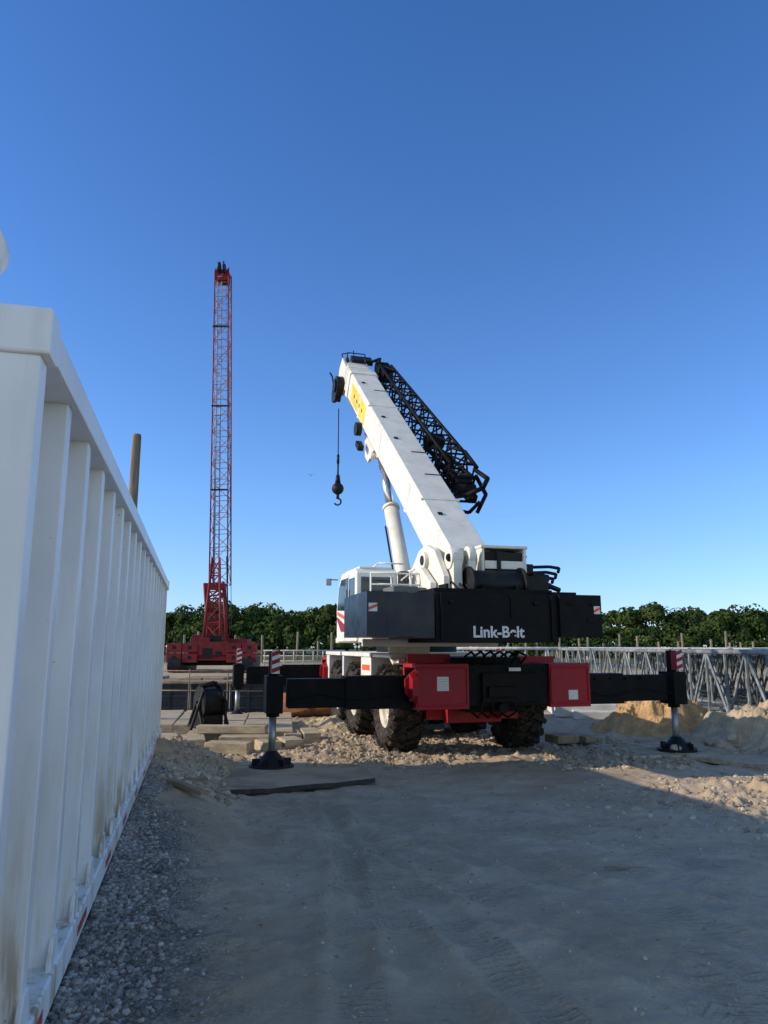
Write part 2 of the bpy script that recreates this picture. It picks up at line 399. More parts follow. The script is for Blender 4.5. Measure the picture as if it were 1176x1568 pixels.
# ---------------------------------------------------------------- mobile crane
CX,CY=2.05,14.9
crane=empty('mobile_crane',(CX,CY,0),R(15))
FC=frame(CX,CY,0,15)
Rw=.9
def wheel(b,x,y,side,steer=0):
    z=Rw+.0; c=(x,y,z); ax=(side*math.cos(R(steer)),side*math.sin(R(steer)),0)
    b.lathe(c,ax,[(-.30,.42),(-.33,.6),(-.34,.76),(-.29,.84),(0,.855),(.29,.84),(.34,.76),(.33,.6),(.30,.44),(.27,.42)],44,0)
    b.lathe(c,ax,[(.27,.43),(.29,.41),(.2,.38),(.12,.34),(.10,.2),(.16,.19),(.2,.14),(.2,.0)],32,1)
    b.lathe(c,ax,[(-.27,.43),(-.2,.38),(-.05,.3),(-.05,.0)],24,2)
    A=Vector(ax);u=A.orthogonal().normalized();w=A.cross(u)
    for k in range(10):
        a=2*math.pi*k/10;e_=u*math.cos(a)+w*math.sin(a);p=Vector(c)+e_*.26+A*.11
        b.cyl(p,p+A*.04,.02,seg=6,mi=2)
    n=18
    for k in range(n):
        for sgn in (-1,1):
            a=2*math.pi*(k+(.5 if sgn>0 else 0))/n
            e_=u*math.cos(a)+w*math.sin(a);tg=A.cross(e_)
            m=Matrix((A,tg,e_)).transposed()
            rot=m@Matrix.Rotation(sgn*R(28),3,'Z')
            b.obox(Vector(c)+e_*.868+A*sgn*.165,(.36,.09,.10),rot,0)
            rot2=m@Matrix.Rotation(sgn*R(28),3,'Z')@Matrix.Rotation(sgn*R(62),3,'Y')
            b.obox(Vector(c)+e_*.80+A*sgn*.335+tg*.075,(.15,.09,.06),rot2,0)
b=B(FC)
for x,s in ((-1.27,-1),(1.52,1)):
    for y in (2.1,5.1,7.2): wheel(b,x,y,s)
b.make('wheels',[rubber,rimm,dark],crane)
b=B(FC)
b.box(-.5,.74,-.1,9.3,.95,1.45)
b.box(-.55,1.1,-.35,.5,1.08,1.86)
b.box(-.3,.9,-.43,-.35,1.15,1.7)
for y in (2.1,5.1,7.2):
    b.cyl((-1.0,y,.9),(1.25,y,.9),.16,seg=14);b.sphere((.12,y,.88),.34,16)
    b.box(-.9,1.15,y-.15,y+.15,1.1,1.3)
b.box(-.2,.4,-.5,-.42,1.25,1.45)
b.cyl((.1,-.5,1.05),(.1,-.3,1.05),.1)
for x in (-.45,-.1,.3,.75,1.0): b.cyl((x,-.37,1.75),(x,-.34,1.75),.025,seg=8)
b.box(-.75,.95,.5,2.6,1.45,1.98)
b.cyl((.1,5.0,1.9),(.1,5.0,2.25),1.05,seg=40)
for k in range(6): b.path([(-.4+.2*k,-.2,1.86),(-.38+.22*k,-.25,2.02),(-.3+.2*k,.1,2.1),(-.25+.2*k,.6,2.0)],.025,6)
for k in range(4): b.path([(-.3+.2*k,-.4,1.2),(-.35+.25*k,-.46,1.0),(-.3+.2*k,-.2,.85),(-.2+.2*k,.6,.95)],.022,6)
b.make('chassis',black,crane,.015)
b=B(FC)
for y0,y1 in ((-.32,.45),(8.6,9.4)):
    for x0,x1 in ((-1.62,-.56),(1.12,2.0)):
        b.box(x0,x1,y0-.08,y0+.02,1.04,1.88);b.box(x0,x1,y1-.1,y1,1.04,1.88)
        b.box(x0+.004,x1-.004,y0+.02,y1-.1,1.80,1.876);b.box(x0+.004,x1-.004,y0+.02,y1-.1,1.045,1.12)
        for zz in (1.10,1.78): b.box(x0+.03,x1-.03,y0-.10,y0-.08,zz,zz+.04)
        for xx in (x0+.02,x1-.06): b.box(xx,xx+.04,y0-.10,y0-.08,1.15,1.77)
    b.prism([(y0-.07,1.2),(y0-.3,1.3),(y0-.3,1.6),(y0-.07,1.72)],-1.75,-1.62)
    b.add([(-1.62,y0-.06,1.15),(-1.82,y0-.06,1.35),(-1.82,y0-.06,1.6),(-1.62,y0-.06,1.78),(-1.62,y0-.0,1.15),(-1.82,y0-.0,1.35),(-1.82,y0,1.6),(-1.62,y0,1.78)],
          [(0,1,2,3),(7,6,5,4),(0,4,5,1),(1,5,6,2),(2,6,7,3),(3,7,4,0)])
b.box(-1.5,-.6,.5,.62,1.5,2.05);b.box(-1.52,-1.2,.62,1.5,1.9,1.97)
b.box(.9,1.7,.5,.62,1.4,2.0)
b.box(-.5,.7,1.0,1.3,.65,1.0); b.box(-.9,-.5,1.2,1.5,.7,1.1); b.box(.5,.9,.6,1.4,.75,1.05)
b.make('outrigger_housings',red,crane,.012)
b=B(FC)
for y in (0.04,9.0):
    b.box(-3.95,-.7,y-.2,y+.17,1.1,1.62);b.box(.8,3.95,y-.16,y+.21,1.1,1.62)
    b.box(-2.9,-1.0,y-.24,y+.2,1.06,1.66);b.box(1.0,2.9,y-.2,y+.24,1.06,1.66)
    for s in (-1,1):
        b.box(s*4.2-.15,s*4.2+.15,y-.26,y+.26,1.02,1.68)
        b.cyl((s*4.2,y,1.6),(s*4.2,y,2.12),.10,seg=16)
        b.cyl((s*4.2,y,1.02),(s*4.2,y,.95),.12,seg=18)
        for k in range(4): b.cyl((s*(3.3-k*.35),y-.255,1.56),(s*(3.3-k*.35),y-.19,1.56),.02,seg=8)
        b.path([(s*2.0,y-.25,1.3),(s*2.6,y-.27,1.22),(s*3.4,y-.26,1.35),(s*4.0,y-.28,1.25)],.014,6)
b.make('outrigger_beams',black,crane,.014)
b=B(FC)
for y in (0.04,9.0):
    for s in (-1,1): b.cyl((s*4.2,y,.2),(s*4.2,y,.97),.068,seg=20)
b.make('jack_rods',grey,crane)
b=B(FC)
for y in (.04,9.0):
    for s in (-1,1):
        b.cyl((s*4.2,y,.08),(s*4.2,y,.12),.40,seg=24);b.cyl((s*4.2,y,.12),(s*4.2,y,.36),.30,.09,seg=20)
        for k in range(6):
            a=k*math.pi/3; b.obox((s*4.2+.22*math.cos(a),y+.22*math.sin(a),.17),(.26,.025,.12),Matrix.Rotation(a,3,'Z'))
b.make('outrigger_pads',dark,crane,.006)
b=B(FC)
for y in (.04,9.0):
    for s in (-1,1):
        x=s*4.2
        b.box(x-.07,x+.07,y-.29,y-.262,1.72,2.14,0)
        for k in range(3):
            z=1.73+k*.145
            b.add([(x-.07,y-.2925,z),(x+.07,y-.2925,z+.05),(x+.07,y-.2925,z+.125),(x-.07,y-.2925,z+.075)],[(0,1,2,3)],1)
        b.box(x-.073,x-.07,y-.29,y-.1,1.72,2.10,1)
b.make('striped_markers',[placard,red],crane)
b=B(FC)
b.box(-1.62,-.62,3.05,4.05,1.3,1.95);b.box(-1.62,-.62,6.1,6.3,1.3,1.95);b.box(-1.62,-.62,8.15,8.55,1.2,1.95)
b.box(-1.64,1.9,3.0,8.6,1.96,2.06);b.box(.86,1.86,3.05,4.05,1.3,1.95)
b.box(-1.55,-.7,1.0,1.15,1.86,1.95)
b.prism([(1.15,1.86),(1.45,2.02),(2.9,2.02),(2.9,1.96),(1.48,1.96),(1.2,1.82)],-1.62,-.9)
b.box(-1.2,-.2,3.0,3.05,1.98,2.2);b.box(-1.1,1.2,8.6,9.9,1.3,2.05)
b.make('carrier_body',white,crane,.015)
b=B(FC)
b.box(-1.624,-1.621,3.15,3.9,1.65,1.78,0);b.box(-1.2,-.97,-.404,-.401,1.38,1.64,1);b.box(1.52,1.72,-.404,-.401,1.18,1.36,1);b.box(.25,.5,-.434,-.431,1.735,1.80,1)
for k in range(5): b.box(-1.18,-.99,-.4055,-.4045,1.41+k*.045,1.42+k*.045,2)
b.make('labels',[orange,placard,grey],crane)

# superstructure
SX,SY=1.831,13.0
FS=frame(SX,SY,0,15.8)
b=B(FS)
b.box(-2.2,-1.35,0,1.7,2.36,3.10,0);b.box(-2.15,-1.42,.2,1.5,3.10,3.13,0)
b.box(-1.345,-.98,.06,1.65,2.34,3.12,0);b.box(-1.85,-1.84,-.004,0,2.4,3.06,0)
b.make('counterweight_side',skyblack,crane,.02)
b=B(FS)
b.box(-.975,1.35,.02,1.6,2.27,3.12);b.box(1.355,2.2,-.04,1.6,2.37,3.12)
b.box(-.9,-.84,-.02,.02,2.3,3.1);b.box(1.2,1.26,-.02,.02,2.3,3.1);b.box(.42,.45,-.005,.02,2.7,3.1)
b.box(-.9,1.4,.3,1.5,3.12,3.22)
for x in (-.7,.9,1.6,2.0): 
    for z in (2.95,): b.cyl((x,-.07,z),(x,.05,z),.03,seg=10)
b.box(1.9,2.1,-.055,-.04,2.62,2.72);b.box(1.5,1.7,-.055,-.04,2.95,3.0)
for x in (-.6,.1,.8): b.box(x,x+.05,.5,.9,3.22,3.32)
b.box(1.0,1.9,.3,1.7,3.12,3.19)
b.make('counterweight',black,crane,.02)
b=B(FS)
for x0,x1,y in ((-2.17,-2.02,-.0035),(2.04,2.17,-.0435)):
    b.add([(x0,y,2.78),(x1,y,2.78),(x1,y,2.92),(x0,y,2.92)],[(0,1,2,3)],0)
    b.add([(x0,y-.002,2.80),(x1,y-.002,2.86),(x1,y-.002,2.91),(x0,y-.002,2.85)],[(0,1,2,3)],1)
b.make('warning_decals',[placard,orange],crane)
tc=bpy.data.curves.new('lettering','FONT');tc.body='Link-Belt';tc.size=.27;tc.extrude=.004;tc.offset=.007;tc.align_x='CENTER'
tc.materials.append(lettm);to=bpy.data.objects.new('lettering',tc);scene.collection.objects.link(to)
to.matrix_world=FS@Matrix.Translation((.18,.014,2.36))@Matrix.Rotation(R(90),4,'X');bpy.context.view_layer.update()
par(to,crane)
b=B(FS)
pl=[(1.0,3.1),(1.0,3.5),(1.5,4.05),(2.0,4.22),(2.45,4.15),(3.2,3.65),(5.6,3.1),(5.6,2.4),(1.0,2.4)]
b.prism(pl,-.46,-.34);b.prism(pl,.74,.86)
b.cyl((-.54,2.0,3.9),(.95,2.0,3.9),.17,seg=24)
b.box(-.34,.74,1.3,5.4,2.4,2.6)
b.box(-1.65,-.47,1.75,5.0,2.28,2.40);b.box(.87,1.9,1.7,4.6,2.28,2.40)
b.box(-1.85,.9,1.62,1.76,2.2,2.34)
b.prism([(1.3,3.1),(1.3,3.4),(1.9,3.75),(2.2,3.5),(2.2,3.1)],-.62,-.5)
for x in (.32,1.2): b.box(x,x+.06,1.0,1.9,3.5,4.08)
b.box(.30,1.28,.98,1.92,4.06,4.12);b.box(.38,1.2,.985,1.02,3.66,3.82)
b.box(-.30,-.12,.9,1.3,3.15,3.95);b.cyl((-.33,1.1,3.85),(-.09,1.1,3.85),.21,seg=20);b.cyl((.0,1.0,3.9),(.14,1.0,3.9),.18,seg=20);b.box(.0,.14,.86,1.2,3.2,3.9)
b.make('turret',white,crane,.014)
b=B(FS)
b.cyl((-.335,.99,3.85),(-.345,1.02,3.85),.08,seg=16)
b.box(.40,1.18,1.05,1.85,3.5,4.0);b.cyl((.0,.85,3.35),(1.0,.85,3.35),.26,seg=22);b.cyl((-.05,.85,3.35),(.0,.85,3.35),.33,seg=22);b.cyl((1.0,.85,3.35),(1.05,.85,3.35),.33,seg=22)
b.box(-.33,.73,1.2,2.4,2.6,3.3);b.box(1.06,1.5,.6,1.7,3.15,3.5)
for k in range(5):
    z=3.3+k*.12+random.uniform(-.03,.03); x=1.45+.07*k
    b.path([(1.2,1.3+.05*k,z),(x+.15,1.25,z+random.uniform(-.03,.07)),(x+.28,1.1,z-.03),(x+.2,1.0,z-.12)],.032,8)
b.path([(1.3,1.4,3.2),(1.3,1.4,4.0),(1.45,1.4,3.95)],.04);b.path([(1.6,1.5,3.15),(1.6,1.5,3.8)],.03)
b.box(1.28,1.5,1.2,1.5,3.45,3.8);b.cyl((1.4,1.1,3.55),(1.75,1.1,3.5),.09,seg=12);b.path([(1.3,1.1,3.3),(1.6,1.0,3.4),(1.95,1.0,3.28)],.05)
for k in range(4): b.path([(-.3+.12*k,.6,3.2),(-.3+.12*k,1.0,3.4),(-.2+.12*k,1.4,3.2)],.022,6)
b.cyl((-.56,2.0,3.9),(-.54,2.0,3.9),.1,seg=16)
b.cyl((.12,.97,3.9),(.15,.99,3.9),.08,seg=16)
b.box(.62,.7,.955,.985,3.55,4.0)
b.make('winch_and_hoses',dark,crane,.008)
b=B(FS)
b.box(-1.45,-.95,1.0,1.7,3.12,3.30);b.box(-.95,-.62,1.5,2.3,2.4,3.32)
b.make('engine_cover',olive,crane,.03)
b=B(FS)
b.box(-.75,-.48,2.4,4.8,2.4,3.35);b.box(.9,1.8,1.8,4.3,2.4,3.15)
b.make('engine_hood',white,crane,.03)
b=B(FS)
for x in (-1.62,-1.2,-.8): b.path([(x,1.95,2.4),(x,1.95,3.62)],.018,6)
for z in (3.4,3.62): b.path([(-1.62,1.95,z),(-.5,1.95,z)],.018,6)
for y in (2.6,3.2,3.8): b.path([(-.6,y,3.3),(-.6,y,3.75)],.018,6)
b.path([(-.6,2.3,3.75),(-.6,4.4,3.75)],.018,6);b.path([(-.6,2.3,3.75),(-.95,2.1,3.5)],.018,6)
b.path([(-1.1,4.5,3.85),(-.9,4.0,4.05),(-.3,4.0,4.05)],.02,6)
b.make('handrails',cwhite,crane)
b=B(FS)
x0,x1,y0,y1,z0,z1=-1.70,-.82,2.8,4.65,2.3,3.80
prof=[(y0,z0),(y0,z1-.1),(y0+.12,z1),(y1-.45,z1),(y1-.15,z1-.25),(y1+.05,3.0),(y1,z0)]
b.prism(prof,x0,x1,0)
b.prism([(y0+.1,z1),(y0+.1,z1+.05),(y1-.5,z1+.05),(y1-.45,z1)],x0+.08,x1-.08,0)
b.make('cab',cwhite,crane,.04)
b=B(FS)
b.prism([(3.55,2.95),(3.55,3.66),(4.2,3.66),(4.42,3.5),(4.58,3.0)],x0-.012,x0-.002,0)
b.prism([(2.95,3.1),(2.95,3.62),(3.42,3.62),(3.42,3.1)],x0-.012,x0-.002,0)
b.box(x0+.1,x1-.1,y0-.012,y0-.002,2.95,3.62,0)
b.box(-.78,-.6,2.7,2.9,3.45,3.75,0)
b.make('cab_windows',glass,crane,.006)
b=B(FS)
b.prism([(3.0,2.62),(4.6,2.9),(4.6,2.98),(3.9,2.86),(3.0,2.78)],x0-.006,x0-.001,0)
b.prism([(3.0,2.5),(4.2,2.52),(4.62,2.8),(4.62,2.86),(3.9,2.68),(3.0,2.56)],x0-.009,x0-.007,1)
b.box(x0-.006,x0-.001,3.47,3.485,2.4,3.72,2)
b.path([(x0-.04,3.5,2.95),(x0-.04,3.5,3.4)],.012,6,2)
b.path([(x0,4.6,3.7),(x0-.16,4.75,3.72)],.012,6,2);b.box(x0-.24,x0-.12,4.73,4.76,3.58,3.74,3)
b.make('cab_trim',[orange,red,dark,grey],crane)
# boom
th=R(38.2);C_,S_=math.cos(th),math.sin(th)
RB=Matrix(((1,0,0),(0,C_,-S_),(0,S_,C_)))
FB=FS@Matrix.Translation((.2,2.0,3.9))@RB.to_4x4()
def sect(b,y0,y1,w,h,zc=0,mi=0,k=.28):
    hw=w/2;hh=h/2
    p=[(-hw,hh-.05),(-hw+.05,hh),(hw-.05,hh),(hw,hh-.05),(hw,-hh+k),(hw-k*.75,-hh),(-hw+k*.75,-hh),(-hw,-hh+k)]
    n=8;vs=[(x,y0,z+zc) for x,z in p]+[(x,y1,z+zc) for x,z in p]
    b.add(vs,[list(range(n)),[n+i for i in range(n)][::-1]]+[(i,n+i,n+(i+1)%n,(i+1)%n) for i in range(n)],mi)
b=B(FB)
sect(b,-.45,10.6,.86,1.06,.05)
sect(b,10.3,10.62,.93,1.13,.05)
sect(b,10.6,10.9,.80,.98,.05);sect(b,10.85,11.0,.85,1.02,.05)
sect(b,11.0,11.25,.74,.92,.05);sect(b,11.2,11.35,.78,.95,.05)
sect(b,11.3,11.5,.68,.85,.05)
for y in (1.6,7.4): b.box(-.45,.45,y,y+.04,.55,.595)
for y in (.2,2.5,5.6,8.5): b.box(-.437,-.43,y,y+.12,-.25,.5)
b.box(-.33,.33,11.4,12.15,.0,.5)
b.prism([(11.3,.45),(11.3,-.45),(11.9,-.75),(12.25,-.6),(12.35,.1),(12.1,.55)],-.40,-.34)
b.prism([(11.3,.45),(11.3,-.45),(11.9,-.75),(12.25,-.6),(12.35,.1),(12.1,.55)],.34,.40)
b.prism([(6.6,-.45),(7.0,-1.0),(7.4,-1.0),(7.9,-.45)],-.30,-.22);b.prism([(6.6,-.45),(7.0,-1.0),(7.4,-1.0),(7.9,-.45)],.22,.30)
b.make('boom',white,crane,.012)
b=B(FB)
b.box(-.4345,-.4305,7.7,9.9,-.15,.42,0)
b.make('boom_decal',yellow,crane)
b=B(FB)
for i in range(4): b.box(-.4375,-.4355,8.1+i*.4,8.2+i*.4,.08,.2,0)
for y in (2.9,4.2,8.8): b.box(.0,.38,y,y+.035,.581,.592,0)
for y in (.9,5.0,6.5,9.4): b.box(-.25,-.15,y,y+.1,.581,.60,0)
for x in (-.25,-.1,.05,.2): b.cyl((x-.04,12.0,-.45),(x+.04,12.0,-.45),.27,seg=22)
for x in (-.25,0,.2): b.cyl((x-.03,12.0,.42),(x+.03,12.0,.42),.2,seg=18)
b.cyl((-.64,11.45,-.25),(-.41,11.45,-.25),.33,seg=24);b.cyl((-.70,11.45,-.25),(-.64,11.45,-.25),.22,seg=20)
b.box(-.62,-.42,11.3,12.0,-.75,-.45);b.cyl((-.58,11.9,-.75),(-.48,11.9,-.75),.24,seg=20)
b.path([(-.55,12.1,-.5),(-.62,12.3,-.2),(-.7,12.4,-.1)],.03)
b.cyl((-.6,7.9,-.35),(-.435,7.9,-.35),.2,seg=18);b.box(-.6,-.43,7.2,7.6,-.75,-.6)
b.path([(-.3,11.7,.5),(-.3,11.9,.8),(.3,11.9,.8),(.3,11.6,.55)],.02,6)
b.path([(0,12.1,.5),(0,12.4,.75)],.02,6);b.path([(-.3,12.2,.4),(-.35,12.55,.55),(-.1,12.6,.6)],.02,6)
b.box(-.1,.6,11.8,12.25,.45,.62)
b.make('boom_head',dark,crane,.006)
b=B(FS)
p0=Vector((.2,5.0,2.9));p1=Vector((.2,7.75,7.6));pm=p0.lerp(p1,.62)
b.cyl(p0,pm,.2,seg=26,mi=0);b.cyl(pm,pm+(p1-p0)*.015,.23,seg=26,mi=0);b.cyl(pm,p1,.12,seg=20,mi=1);b.cyl((-.12,7.75,7.6),(.52,7.75,7.6),.14,seg=16,mi=0)
b.path([(-.05,5.3,3.3),(-.05,6.4,5.3)],.025,6,2)
b.make('lift_cylinder',[white,chrome,dark],crane)
b=B(FB)
b.lattice((1.0,3.2,.42),(.98,11.6,.35),(1,0,0),.62,.72,.42,.5,13,.045,.027)
b.lattice((1.05,3.0,.2),(1.0,5.2,.05),(1,0,0),.5,.6,.4,.4,3,.05,.035)
b.box(.8,1.2,2.8,3.2,.15,.5);b.cyl((.78,2.75,.3),(1.25,2.75,.3),.17,seg=18)
b.box(.43,.9,3.4,3.6,.0,.15);b.box(.43,.9,10.6,10.8,.0,.15);b.box(.43,.8,7.2,7.35,.0,.12)
b.path([(.75,2.6,.2),(.8,2.1,.5),(1.1,2.0,.75),(1.3,2.3,.85),(1.3,3.1,.7)],.055)
b.path([(1.3,2.4,-.1),(1.5,2.6,.3),(1.4,3.2,.5)],.05);b.box(1.25,1.45,2.9,3.2,-.1,.1)
b.path([(.7,3.3,.0),(.75,2.7,-.2),(1.1,2.4,-.1),(1.3,2.4,.2)],.045);b.path([(.9,4.2,.8),(1.15,3.6,.95),(1.3,3.0,.8)],.04)
b.path([(.75,11.6,.6),(.9,12.1,.65),(.6,12.35,.4)],.05);b.path([(.9,11.6,.6),(1.2,12.0,.5),(1.1,12.3,.2),(.7,12.2,0)],.05)
b.cyl((.75,11.9,.4),(1.15,11.9,.4),.2,seg=16);b.box(.7,1.2,11.2,11.6,.1,.6)
b.cyl((.8,5.6,.35),(1.3,5.6,.35),.18,seg=14)
b.make('lattice_jib',black,crane)
b=B()
hx,hy=-1.53,23.95
b.cyl((hx,hy,10.1),(hx,hy,8.25),.018,seg=6);b.cyl((hx,hy,8.5),(hx,hy,8.2),.045,seg=8);b.cyl((hx,hy,7.8),(hx,hy,7.5),.06,.1,seg=10)
b.cyl((hx,hy,8.2),(hx,hy,7.8),.03,seg=8)
b.sphere((hx,hy,7.34),.2,20);b.cyl((hx,hy,7.16),(hx,hy,7.0),.05,seg=10)
pts=[(hx+.11*math.sin(a)*1.0,hy,6.9+.11*math.cos(a)) for a in np.linspace(0,4.3,12)]
b.path(pts,.028,8)
b.make('hook_ball',dark,crane)

# ---------------------------------------------------------------- crawler crane
cc=empty('crawler_crane',(-11.1,50,.6),0)
F=frame(-11.05,50,.6,6)
b=B(F)
for s in (-1,1):
    pr=[]
    for k in range(9):
        a=math.pi/2+math.pi*k/8; pr.append((-3.2+.42*math.cos(a),.45+.42*math.sin(a)))
    for k in range(9):
        a=-math.pi/2+math.pi*k/8; pr.append((3.2+.42*math.cos(a),.45+.42*math.sin(a)))
    b.prism(pr,s*2.2-.4,s*2.2+.4,1)
    for k in range(30): b.box(s*2.2-.45,s*2.2+.45,-3.2+k*.22,-3.08+k*.22,.87,.91,1)
b.box(-1.8,1.8,-1.2,1.2,.4,.8,1)
b.box(-1.5,1.5,-3.0,3.0,.8,1.1,0)
for k in range(2):
    z=.62+k*.62
    for x0,x1 in ((-2.75,-1.85),(-1.8,-.9),(.9,1.8),(1.85,2.75)):
        b.box(x0,x1,-3.2,-2.2,z,z+.56,0)
        b.box((x0+x1)/2-.12,(x0+x1)/2+.12,-3.23,-3.2,z+.2,z+.4,1)
b.box(-.9,.9,-3.0,-2.2,.75,1.9,0);b.box(-1.6,-.6,-2.2,3,1.1,1.9,0);b.box(.6,2.0,-1,3,1.1,2.1,0)
b.box(-2.0,-1.0,2.0,3.4,1.1,2.4,0);b.box(-.5,.5,-2.5,-1.8,1.9,2.3,1);b.box(-.8,-.2,-3,-2.6,1.9,2.15,0)
b.box(-.6,.0,-3.05,-3.0,.9,1.5,1);b.box(.2,.6,-3.05,-3.0,1.0,1.3,1)
b.make('body',[redc,dark],cc,.03)
b=B(F)
b.lattice((-.25,2.6,1.4),(-.75,3.1,6.0),(1,0,0),1.25,1.0,1.3,1.2,5,.10,.06,0,0)
b.box(-1.3,.1,2.2,3.0,5.55,6.0);b.box(-.8,.1,2.5,2.9,2.6,2.9)
b.lattice((-.2,-1.8,1.9),(-.5,1.2,7.6),(1,0,0),1.1,.3,.5,.3,5,.07,.045,0,0)
b.make('boom_foot',redc,cc)
b=B()
p0=Vector((-11.75,53.1,6.6));p1=Vector((-13.15,56,32.3))
b.lattice(p0,p1,(1,0,0),1.3,1.2,1.1,1.1,20,.055,.026,0,1)
b.make('lattice_boom',[redc,palered],cc)
b=B()
for s in (-.32,.0):
    q0=p0+Vector((s,-.5,0));q1=p1+Vector((s,-.4,-1)); b.cyl(q0,q1,.055,seg=6,mi=0)
for k in range(36):
    q=p0.lerp(p1,k/36); b.box(q.x-.34,q.x+.02,q.y-.56,q.y-.5,q.z,q.z+.06,0)
b.make('boom_ladder',bluegrey,cc)
b=B()
q=p1
b.box(q.x-.5,q.x+.5,q.y-.5,q.y+.5,q.z-.9,q.z,0);b.cyl((q.x-.25,q.y-.6,q.z+.1),(q.x-.1,q.y-.6,q.z+.1),.45,seg=18,mi=1);b.cyl((q.x+.15,q.y-.6,q.z),(q.x+.3,q.y-.6,q.z),.4,seg=18,mi=1)
b.path([(q.x,q.y,q.z),(q.x,q.y,q.z+1.0)],.06,6,1);b.path([(q.x-.45,q.y,q.z-.3),(q.x-.5,q.y,q.z+.4)],.05,6,1);b.path([(q.x+.4,q.y,q.z-.3),(q.x+.45,q.y,q.z+.4)],.05,6,1)
b.cyl((-10.4,51,3.5),(-12.6,55.4,31.8),.022,seg=5,mi=1);b.cyl((-10.6,50,8.5),(-12.75,55.6,31.8),.022,seg=5,mi=1)
b.cyl((-10.8,50.5,8.3),(-10.5,50.5,3.0),.05,seg=6,mi=1)
for z in (13.5,20.2,27):
    f=(z-6.6)/25.7; q=p0.lerp(p1,f); b.box(q.x-.66,q.x+.66,q.y-.64,q.y-.56,z,z+.12,1)
b.make('boom_tip_and_cables',[redc,dark],cc)

# ---------------------------------------------------------------- wooden pile
b=B();b.lathe((-6.92,20,0),(0,0,1),[(-.3,.14),(3,.135),(6,.125),(8.0,.12),(8.05,.10),(8.06,0)],18)
b.make('wooden_pile',woodp)

def mats(name,F,nx_,w,l,h,gap=.008,layers=1,nl=1,jit=.12,rot=1.0):
    b=B(F)
    for k in range(layers):
        for i in range(nx_):
            for j in range(nl):
                dz=random.uniform(-.03,.02);dy=random.uniform(-jit,jit);a=R(random.uniform(-rot,rot))
                ll=l/nl
                b.obox(((i+.5)*w,(j+.5)*ll+dy,(k+.5)*h+dz/2),(w-2*gap,ll-.03,h+dz-.004),Matrix.Rotation(a,3,'Z'))
    return b.make(name,wood,None,.018)
mats('timber_mat',frame(-4.45,17.2,.0,8),2,1.22,5.0,.30,gap=.02)
mats('timber_mat',frame(-5.9,18.4,.0,11),2,.8,4.4,.33,gap=.02)
mats('timber_cribbing',frame(-4.95,15.9,-.03,12),2,.62,1.1,.34,.04,jit=.12,rot=5)
mats('timber_cribbing',frame(-3.7,15.75,-.03,-10),1,.95,.42,.32,.01,jit=.05)
mats('timber_cribbing',frame(-3.55,16.45,-.03,4),1,1.1,.45,.34,.01,jit=.05)
mats('timber_cribbing',frame(-2.6,16.0,-.03,22),2,.5,.75,.30,.04,jit=.12,rot=7)
mats('timber_cribbing',frame(-2.3,17.3,-.03,10),2,.45,1.3,.30,.03,jit=.12,rot=4)
mats('timber_cribbing',frame(-4.2,16.9,.30,-4),1,1.6,.3,.18,.02)
mats('timber_mat',frame(5.0,15.2,-.04,17),8,.33,1.8,.11)
mats('timber_mat',frame(-2.75,13.3,-.03,15),2,.8,1.1,.1)
mats('timber_mat',frame(7.2,13.6,-.02,35),3,.35,2.2,.12)
b=B()
xsn=np.linspace(0,1,9)
fr=[(-2.62+2.48*u,11.1+1.45*u+.06*math.sin(u*9)) for u in xsn]
bk=[(-3.3+2.95*u,13.5+.4*u) for u in xsn]
vs=[];fs=[]
for u,(p,q) in zip(xsn,zip(fr,bk)):
    z=.14-.05*u+.012*math.sin(u*14)
    vs+=[(p[0],p[1],z-.07),(p[0],p[1],z),(q[0],q[1],.10-.03*u),(q[0],q[1],.0)]
for i in range(8):
    o=4*i
    for k in range(4): fs.append((o+k,o+(k+1)%4,o+4+(k+1)%4,o+4+k))
fs.append((0,3,2,1));fs.append((32,33,34,35))
b.add(vs,fs)
for i in range(8): b.m[4*i]=1
b.make('steel_plate',[M('muddy_plate',(.38,.29,.19),.9,dust=.9,dustcol=(.47,.36,.25),var=.3,scale=1,bump=.4,spec=.05),M('plate_edge',(.03,.026,.022),.8,dust=.5,dustcol=(.10,.08,.06),scale=4)],None)
b=B()
b.obox((-2.45,9.6,.50),(.55,.10,.05),Matrix.Rotation(R(-25),3,'Z')@Matrix.Rotation(R(12),3,'Y'))
b.obox((-2.6,10.3,.45),(.5,.12,.04),Matrix.Rotation(R(20),3,'Z'))
b.obox((2.05,6.75,float(H(2.05,6.75))+.012),(.34,.02,.016),Matrix.Rotation(R(-4),3,'Z'))
b.obox((-1.5,9.0,float(H(-1.5,9.0))+.012),(.3,.03,.02),Matrix.Rotation(R(70),3,'Z'))
b.make('wood_debris',plank)

e=empty('hose_reel',(-4.22,18.4,.30))
F=frame(-4.22,18.4,.30,35)@Matrix.Scale(.86,4)
b=B(F)
b.cyl((-.25,0,.66),(.25,0,.66),.40,seg=28);b.cyl((-.30,0,.66),(-.25,0,.66),.46,seg=28);b.cyl((.25,0,.66),(.30,0,.66),.46,seg=28)
b.cyl((-.42,0,.66),(.42,0,.66),.06);b.cyl((-.34,0,.66),(-.30,0,.66),.2,seg=20)
for x in (-.36,.36):
    b.path([(x,-.55,.0),(x,0,.7),(x,.55,.0)],.045);b.path([(x,-.55,.02),(x,.55,.02)],.04)
b.path([(-.36,-.55,.02),(.36,-.55,.02)],.04);b.path([(-.3,-.3,1.0),(-.5,-.4,.5),(-.7,-.5,0)],.045);b.path([(-.3,0,1.1),(.1,-.1,1.2),(.3,0,1.05)],.07)
b.box(-.28,.28,-.35,.35,.0,.34);b.path([(.3,-.45,.1),(.3,-.5,.7),(.1,-.45,.95)],.04)
b.make('reel',dark,e,.01)
e=empty('steel_formwork',(-6,26,0))
